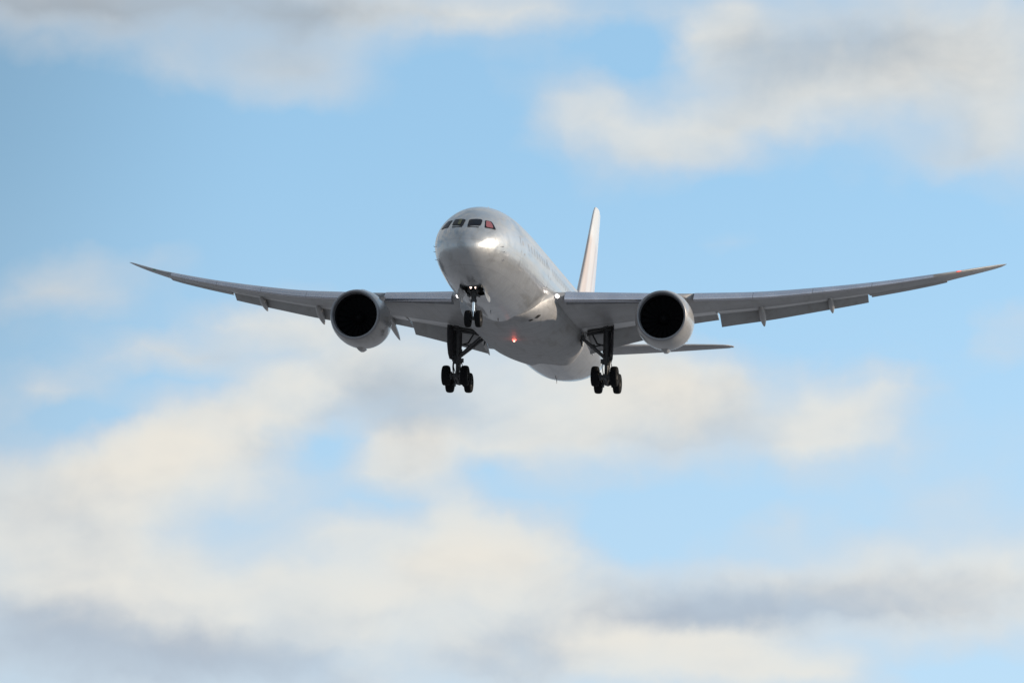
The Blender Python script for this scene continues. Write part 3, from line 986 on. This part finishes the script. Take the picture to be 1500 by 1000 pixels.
def engine(s_):
    c = Vector((ENG['x'] * s_, ENG['y'], ENG['z']))
    ax = Vector((-0.012 * s_, 1, 0.010)).normalized()      # toe-in, slight droop of the inlet
    e = MB()
    outer = [(0.22, 1.60), (0.35, 1.645), (0.6, 1.70), (1.0, 1.765), (1.6, 1.815), (2.2, 1.82), (2.9, 1.775), (3.5, 1.68), (4.1, 1.54), (4.6, 1.40), (4.6, 1.36), (3.8, 1.44), (2.4, 1.50), (1.9, 1.47)]
    e.lathe(c, ax, outer, 72)
    o = part(e, 'engine', M['nacelle'], angle=50)
    lip = MB()
    lp = [(0.23, 1.603)]
    for k in range(0, 13):
        a = math.pi * k / 12
        lp.append((0.20 - 0.20 * math.sin(a), 1.50 + 0.10 * math.cos(a)))
    lp.append((0.45, 1.375))
    lip.lathe(c, ax, lp, 72)
    sub(lip, 'intake_lip', M['lip'], o, angle=60)
    dk = MB()
    dk.lathe(c, ax, [(0.44, 1.376), (0.8, 1.37), (1.3, 1.40), (1.75, 1.44), (1.95, 1.44)], 64)
    dk.lathe(c, ax, [(1.95, 1.44), (1.96, 0.2)], 64)
    sub(dk, 'intake_duct', M['duct'], o, angle=60)
    fn = MB()
    nb = 20
    d = ax
    a0 = d.cross(Vector((0, 0, 1))).normalized(); b0 = d.cross(a0)
    for k in range(nb):
        th = 2 * math.pi * k / nb
        rr = []
        for i in range(6):
            q = i / 5
            r = 0.38 + (1.41 - 0.38) * q
            st = R(30 + 32 * q)
            ch = 0.42 + 0.10 * math.sin(math.pi * q)
            off = 0.10 * math.sin(math.pi * q * 0.9)
            ring = []
            for (u, v) in ((-0.5, 0), (0, 0.02), (0.5, 0), (0, -0.02)):
                al = u * ch * math.cos(st) + off; tg = u * ch * math.sin(st) + v
                tt = th + tg / r
                ring.append(c + d * (1.62 + al * 0.6) + (a0 * math.cos(tt) + b0 * math.sin(tt)) * r)
            rr.append(ring)
        fn.loft(rr)
    sub(fn, 'fan', M['fan'], o, angle=50)
    sn = MB()
    sn.lathe(c, ax, [(0.98, 0.0), (1.0, 0.05), (1.15, 0.18), (1.35, 0.30), (1.6, 0.39), (1.85, 0.42)], 32)
    sub(sn, 'spinner', M['fan'], o)
    ex = MB()
    ex.lathe(c, ax, [(3.6, 1.05), (4.4, 0.98), (5.2, 0.82), (5.9, 0.62), (5.9, 0.56), (5.2, 0.6)], 48)
    ex.lathe(c, ax, [(5.2, 0.42), (5.9, 0.36), (6.6, 0.12), (6.75, 0.0)], 32)
    sub(ex, 'exhaust_nozzle', M['hot'], o)
    # chine on the inboard upper shoulder
    ch = MB()
    rr = []
    for i in range(7):
        q = i / 6
        yy = 1.2 + 1.5 * q
        th = math.pi / 2 - R(52)
        h = 0.30 * math.sin(math.pi * q ** 1.4 * 0.9)
        rad = 1.79
        n_ = Vector((-s_ * math.cos(R(45)), 0, math.sin(R(45))))
        t_ = Vector((s_ * math.sin(R(45)), 0, math.cos(R(45))))
        p = c + ax * yy
        rr.append([p + n_ * (rad - 0.03) + t_ * 0.025, p + n_ * (rad + h), p + n_ * (rad - 0.03) - t_ * 0.025])
    ch.loft(rr)
    sub(ch, 'nacelle_strake', M['nacelle'], o)
    # pylon
    py = MB(); rr = []
    for (dy, zt_, zb_, w_) in ((1.55, 1.84, 1.62, 0.04), (2.1, 1.98, 1.62, 0.16), (3.0, 2.08, 1.56, 0.22), (4.0, 2.10, 0.8, 0.26), (5.0, 2.05, 0.7, 0.28), (6.0, 1.85, 0.72, 0.26), (7.2, 1.75, 0.95, 0.2), (8.4, 1.6, 1.15, 0.12), (9.2, 1.5, 1.32, 0.03)):
        ring = []
        for k in range(20):
            a = 2 * math.pi * k / 20
            cc, ss = squircle(a, 0.7)
            ring.append(Vector((ENG['x'] * s_ + cc * w_, ENG['y'] + dy, ENG['z'] + (zt_ + zb_) / 2 + ss * (zt_ - zb_) / 2)))
        rr.append(ring)
    py.loft(rr)
    sub(py, 'pylon', M['nacelle'], o, angle=50)
    # fan cowl latches / drain fin under the nacelle
    dm = MB()
    dm.box(c + Vector((0, 2.6, -1.84)), (0.55, 1.5, 0.22), taper=0.45)
    sub(dm, 'drain_fairing', M['nacelle'], o, bevel=0.06)
    return o


for s_ in (1, -1): engine(s_)

# ---------------------------------------------------------------- tail
FIN = [(2.0, 43.2, 9.9, 0.10), (2.6, 44.6, 8.7, 0.10), (3.2, 45.5, 7.9, 0.10), (5.0, 47.25, 6.8, 0.10), (8.0, 50.0, 5.1, 0.10), (10.5, 52.15, 3.7, 0.10), (11.4, 53.0, 3.1, 0.10), (11.75, 53.5, 2.6, 0.09)]


def fin_ring(z, f0, f1, grow=1.0):
    le, c, t = [interp(FIN, z, k) for k in (1, 2, 3)]
    up = []; lo = []
    n = 20
    for i in range(n + 1):
        q = 0.5 - 0.5 * math.cos(math.pi * i / n)
        f = f0 + (f1 - f0) * q
        h = airfoil(t * grow, f, 0.0)[0]
        up.append((h * c, le + f * c, z)); lo.append((-h * c, le + f * c, z))
    return up[::-1] + lo[1:]


zs = [2.0, 2.3, 2.6, 2.9, 3.2, 4, 5, 6, 7, 8, 9, 10, 10.5, 11, 11.4, 11.6, 11.75]
fm2 = MB(); fm2.loft([fin_ring(z, 0, 0.70) for z in zs])
fin = part(fm2, 'vertical_stabilizer', M['fin'], angle=40)
fm3 = MB(); fm3.loft([fin_ring(z, 0.705, 1.0) for z in zs if z >= 2.9 and z < 11.7])
sub(fm3, 'rudder', M['fin'], fin, angle=40)

STAB = [(0.8, 48.2, 5.9, 0.95, 0.09), (1.6, 48.8, 5.5, 1.03, 0.09), (9.0, 54.3, 2.15, 1.98, 0.085), (9.6, 54.9, 1.6, 2.06, 0.085), (9.9, 55.5, 0.9, 2.1, 0.08)]


def stab_ring(x, f0, f1, s_):
    le, c, z, t = [interp(STAB, x, k) for k in (1, 2, 3, 4)]
    up = []; lo = []
    n = 16
    a = R(-2.0)
    for i in range(n + 1):
        q = 0.5 - 0.5 * math.cos(math.pi * i / n)
        f = f0 + (f1 - f0) * q
        h = airfoil(t, f, -0.005)
        up.append((x * s_, le + f * c, z + h[0] * c - f * c * math.sin(a))); lo.append((x * s_, le + f * c, z + h[1] * c - f * c * math.sin(a)))
    return up[::-1] + lo[1:]


for s_ in (1, -1):
    xs = [0.8, 1.6, 2.5, 3.5, 4.5, 5.5, 6.5, 7.5, 8.5, 9.0, 9.3, 9.6, 9.8, 9.9]
    m = MB(); m.loft([stab_ring(x, 0, 0.70, s_) for x in xs])
    hs = part(m, 'horizontal_stabilizer', M['tail'], angle=40)
    m = MB(); m.loft([stab_ring(x, 0.71, 1.0, s_) for x in xs if 1.6 <= x <= 9.6])
    sub(m, 'elevator', M['tail'], hs, angle=40)

# ---------------------------------------------------------------- landing gear


def wheel_mesh(c, r, w, hub_r, axis=(1, 0, 0)):
    m = MB()
    hw = w / 2
    prof = [(-hw * 0.70, hub_r), (-hw * 0.92, hub_r * 1.12), (-hw, r * 0.80), (-hw * 0.93, r * 0.90), (-hw * 0.72, r * 0.965), (-hw * 0.42, r * 0.995),
            (-hw * 0.36, r * 0.985), (-hw * 0.30, r), (0, r * 1.003), (hw * 0.30, r), (hw * 0.36, r * 0.985), (hw * 0.42, r * 0.995), (hw * 0.72, r * 0.965), (hw * 0.93, r * 0.90), (hw, r * 0.80), (hw * 0.92, hub_r * 1.12), (hw * 0.70, hub_r)]
    m.lathe(c, axis, prof, 44)
    for q in (-1, 1):
        m.lathe(c, axis, [(q * hw * 0.72, hub_r * 1.02), (q * hw * 0.62, hub_r * 0.85), (q * hw * 0.35, hub_r * 0.5), (q * hw * 0.55, hub_r * 0.32), (q * hw * 0.6, 0.0)], 32, mi=1)
    return m


def main_gear(s_):
    gx, gy, gz = 4.9, 27.550, -4.66          # bogie pivot
    X = lambda v: v * s_
    g1 = MB()
    # outer cylinder
    g1.tube([(X(4.9), 27.400, -1.15), (X(4.9), 27.430, -2.0), (X(4.9), 27.470, -3.0), (X(4.9), 27.480, -3.55)], [0.24, 0.25, 0.235, 0.20], 22)
    g1.tube([(X(4.9), 27.480, -3.5), (X(4.9), 27.485, -3.66)], [0.25, 0.25], 20)
    g1.tube([(X(4.9), 27.480, -2.72), (X(4.9), 27.485, -2.9)], [0.285, 0.285], 20)
    # trunnion across
    g1.tube([(X(4.9), 26.550, -1.25), (X(4.9), 28.350, -1.25)], 0.17, 14)
    g1.box((X(4.9), 27.450, -1.25), (0.62, 0.7, 0.5))
    # lugs
    g1.box((X(5.13), 27.350, -3.35), (0.24, 0.2, 0.32)); g1.box((X(4.65), 27.450, -3.45), (0.26, 0.2, 0.26))
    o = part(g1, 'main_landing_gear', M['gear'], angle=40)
    pr = MB()
    pr.tube([(X(4.9), 27.480, -3.6), (X(4.9), 27.550, gz + 0.16)], [0.13, 0.13], 18)
    pr.box((X(4.9), 27.550, gz + 0.05), (0.34, 0.42, 0.5), taper=0.8)
    sub(pr, 'oleo_piston', M['gear'], o)
    tl = MB()      # torque links, forward and aft
    for dy in (0.36,):
        for (p, q) in (((4.9, 27.480 + 0.2, -3.5), (4.9, 27.550 + 0.68, -4.02)), ((4.9, 27.550 + 0.68, -4.02), (4.9, 27.600, -4.6))):
            a = Vector((X(p[0]), p[1], p[2])); b = Vector((X(q[0]), q[1], q[2]))
            for k in (-0.13, 0.13):
                tl.tube([a + Vector((k, 0, 0)), b + Vector((k * 0.3, 0, 0))], 0.045, 8)
    sub(tl, 'torque_link', M['gear'], o)
    # bogie beam, tilted nose-up
    tilt = R(9.5)
    fy, fz = -0.75 * math.cos(tilt), 0.75 * math.sin(tilt)
    A = Vector((X(gx), gy + fy, gz + fz)); B = Vector((X(gx), gy - fy, gz - fz))
    bm_ = MB()
    bm_.tube([A + Vector((0, -0.1, 0.02)), (A + B) / 2, B + Vector((0, 0.1, -0.02))], [0.15, 0.2, 0.15], 16)
    for P in (A, B):
        bm_.tube([P + Vector((-0.52, 0, 0)), P + Vector((0.52, 0, 0))], 0.10, 14)
        for k in (-0.30, 0.30):
            bm_.tube([P + Vector((k - 0.05, 0, 0)), P + Vector((k + 0.05, 0, 0))], 0.26, 20)
    bm_.tube([(A.x + 0.12, A.y, A.z - .1), (A.x + 0.1, gy, gz - 0.28), (B.x + 0.12, B.y, B.z - .1)], 0.045, 8)
    bm_.tube([(A.x - 0.12, A.y, A.z - .1), (A.x - 0.1, gy, gz - 0.28), (B.x - 0.12, B.y, B.z - .1)], 0.045, 8)
    sub(bm_, 'bogie_beam', M['gear'], o)
    for P in (A, B):
        for k in (-0.62, 0.62):
            sub(wheel_mesh(P + Vector((k, 0, 0)), 0.66, 0.48, 0.27), 'wheel', [M['rubber'], M['hub']], o, angle=50)
    # truck positioner actuator
    ac = MB()
    ac.tube([(X(5.12), 27.300, -3.2), (X(5.14), 27.150, -3.9), (X(5.06), 26.950, -4.65)], [0.06, 0.06, 0.035], 10)
    ac.tube([(X(5.12), 27.300, -3.2), (X(5.22), 27.650, -3.75), (X(5.1), 27.750, -4.2)], [0.03, 0.03, 0.03], 8)
    ac.tube([(X(4.68), 27.350, -3.3), (X(4.6), 27.550, -3.8), (X(4.72), 27.650, -4.5)], [0.028] * 3, 8)
    ac.tube([(X(5.12), 27.350, -1.6), (X(5.16), 27.350, -2.4), (X(5.14), 27.350, -3.3)], [0.035] * 3, 8)
    sub(ac, 'actuator', M['gear'], o)
    # side brace (two-piece folding) and drag brace
    sb = MB()
    sb.tube([(X(4.8), 27.400, -3.25), (X(4.0), 27.550, -2.55), (X(3.15), 27.700, -1.85)], [0.10, 0.12, 0.10], 12)
    sb.tube([(X(4.78), 27.250, -3.15), (X(4.1), 27.050, -2.62), (X(3.35), 26.850, -2.0)], [0.07, 0.08, 0.07], 10)
    sb.box((X(3.98), 27.450, -2.5), (0.28, 0.4, 0.26))
    sub(sb, 'side_brace', M['gear'], o)
    db = MB()
    db.tube([(X(4.75), 27.350, -1.55), (X(3.9), 27.550, -1.62), (X(3.0), 27.650, -1.85), (X(2.72), 27.550, -2.12)], [0.09, 0.10, 0.08, 0.09], 12)
    db.tube([(X(4.7), 27.350, -2.45), (X(4.25), 27.450, -2.3), (X(3.9), 27.550, -1.65)], [0.055, 0.06, 0.05], 10)
    db.tube([(X(4.72), 27.250, -2.4), (X(4.1), 27.350, -2.5), (X(3.95), 27.450, -2.55)], [0.05, 0.05, 0.05], 10)
    db.tube([(X(3.1), 27.650, -1.9), (X(3.25), 27.650, -2.45)], [0.09, 0.03], 10)
    sub(db, 'lock_brace', M['gear'], o)
    # strut door, toed outwards at its front edge
    dr = MB()
    a = R(13)
    dirv = Vector((-s_ * math.sin(a) * -1, -math.cos(a), 0))     # aft edge -> front edge, outwards
    nrm = Vector((math.cos(a), s_ * math.sin(a), 0))
    rr = []
    for (z, l0, l1) in ((-1.22, -0.55, 0.95), (-1.7, -0.62, 1.0), (-2.5, -0.60, 0.92), (-3.1, -0.5, 0.72), (-3.42, -0.35, 0.45)):
        cen = Vector((X(5.24), 27.350, z))
        rr.append([cen + dirv * l1 + nrm * 0.03, cen + dirv * l1 - nrm * 0.03, cen + dirv * l0 - nrm * 0.03, cen + dirv * l0 + nrm * 0.03])
    dr.loft(rr)
    sub(dr, 'gear_door', M['geardoor'], o, bevel=0.01)
    # open bay slot under the wing
    bs = MB()
    x_ = 4.1
    p0 = Vector(wpt(3.7, 0.70, airfoil(0.13, 0.70)[1] - 0.004, s_)); p1 = Vector(wpt(5.3, 0.70, airfoil(0.124, 0.70)[1] - 0.004, s_))
    p2 = Vector(wpt(5.3, 0.775, airfoil(0.124, 0.775)[1] - 0.004, s_)) + Vector((0, 0.25, 0)); p3 = Vector(wpt(3.7, 0.775, airfoil(0.13, 0.775)[1] - 0.004, s_)) + Vector((0, 0.25, 0))
    t_ = Vector((0, 0, 0.12))
    bs.loft([[p0, p1, p2, p3], [p0 + t_, p1 + t_, p2 + t_, p3 + t_]])
    sub(bs, 'gear_bay', M['bay'], o)
    return o


for s_ in (1, -1): main_gear(s_)

# nose gear
NX, NY, NZ = 0.0, 5.0, -4.43
ng = MB()
ng.tube([(0, 4.900, -1.7), (0, 4.940, -2.9), (0, 4.960, -3.35)], [0.16, 0.16, 0.145], 18)
ng.tube([(0, 4.940, -3.28), (0, 4.940, -3.42)], 0.19, 18)
ng.box((0, 4.900, -2.95), (0.42, 0.30, 0.26))
ng.tube([(-0.55, 4.900, -1.95), (0.55, 4.900, -1.95)], 0.10, 12)
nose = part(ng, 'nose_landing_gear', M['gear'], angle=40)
q = MB(); q.tube([(0, 4.960, -3.35), (0, 4.990, -4.42)], 0.085, 16)
sub(q, 'oleo_piston', M['chrome'], nose)
q = MB()
q.tube([(-0.33, NY, NZ), (0.33, NY, NZ)], 0.09, 14); q.tube([(0, 4.980, -4.3), (0, NY, NZ - 0.06)], 0.13, 14)
sub(q, 'axle', M['gear'], nose)
for k in (-0.325, 0.325):
    sub(wheel_mesh(Vector((k, NY, NZ)), 0.515, 0.36, 0.21), 'wheel', [M['rubber'], M['hub']], nose, angle=50)
q = MB()
for (p, r_) in (((0, 5.100, -3.35), (0, 5.550, -3.8)), ((0, 5.550, -3.8), (0, 5.100, -4.3))):
    for k in (-0.1, 0.1): q.tube([Vector(p) + Vector((k, 0, 0)), Vector(r_) + Vector((k * .4, 0, 0))], 0.035, 8)
sub(q, 'torque_link', M['gear'], nose)
q = MB()
for k in (-0.22, 0.22): q.tube([(k * 0.6, 4.800, -3.0), (k * 1.5, 4.350, -2.4), (k * 2.2, 3.900, -1.8)], [0.06, 0.07, 0.06], 10)
q.box((0, 4.350, -2.4), (0.7, 0.12, 0.12))
sub(q, 'drag_brace', M['gear'], nose)
q = MB()
for k in (-1, 1):
    q.tube([(k * 0.30, 4.650, -3.05), (k * 0.30, 5.100, -3.05)], 0.075, 12)      # steering actuators
q.box((0, 4.720, -2.78), (0.72, 0.14, 0.10))
sub(q, 'steering_unit', M['gear'], nose)
for k in (-0.17, 0.17):
    q = MB()
    c = Vector((k, 4.620, -2.58))
    q.lathe(c, (0, 1, 0.03), [(-0.015, 0.0), (0.0, 0.065), (0.01, 0.088)], 24)
    q.lathe(c, (0, 1, 0.03), [(0.0, 0.095), (0.04, 0.105), (0.12, 0.09), (0.16, 0.0)], 24, mi=1)
    sub(q, 'taxi_light', [M['lampn'], M['gear']], nose)
for s_ in (1, -1):
    # aft doors stay open beside the leg, forward doors are shut again
    q = MB(); rr = []
    for (yy, dz) in ((3.95, 0.42), (4.2, 0.55), (4.9, 0.6), (5.6, 0.55), (5.85, 0.38)):
        zt_ = fus(yy, math.pi - 0.23)[2]
        a = Vector((s_ * 0.655, yy, zt_ + 0.02)); b_ = Vector((s_ * 0.82, yy, zt_ - dz))
        mid = (a + b_) / 2 + Vector((s_ * 0.06, 0, 0)); t_ = Vector((s_ * 0.035, 0, 0))
        rr.append([a, mid, b_, b_ + t_, mid + t_, a + t_])
    q.loft(rr)
    sub(q, 'gear_door', M['paint'], nose, angle=50)

# =====================================================================
# RENDER SETTINGS
# =====================================================================
scn.render.engine = 'CYCLES'
scn.cycles.max_bounces = 6
scn.cycles.use_denoising = True
scn.render.resolution_x = 1024
scn.render.resolution_y = 682
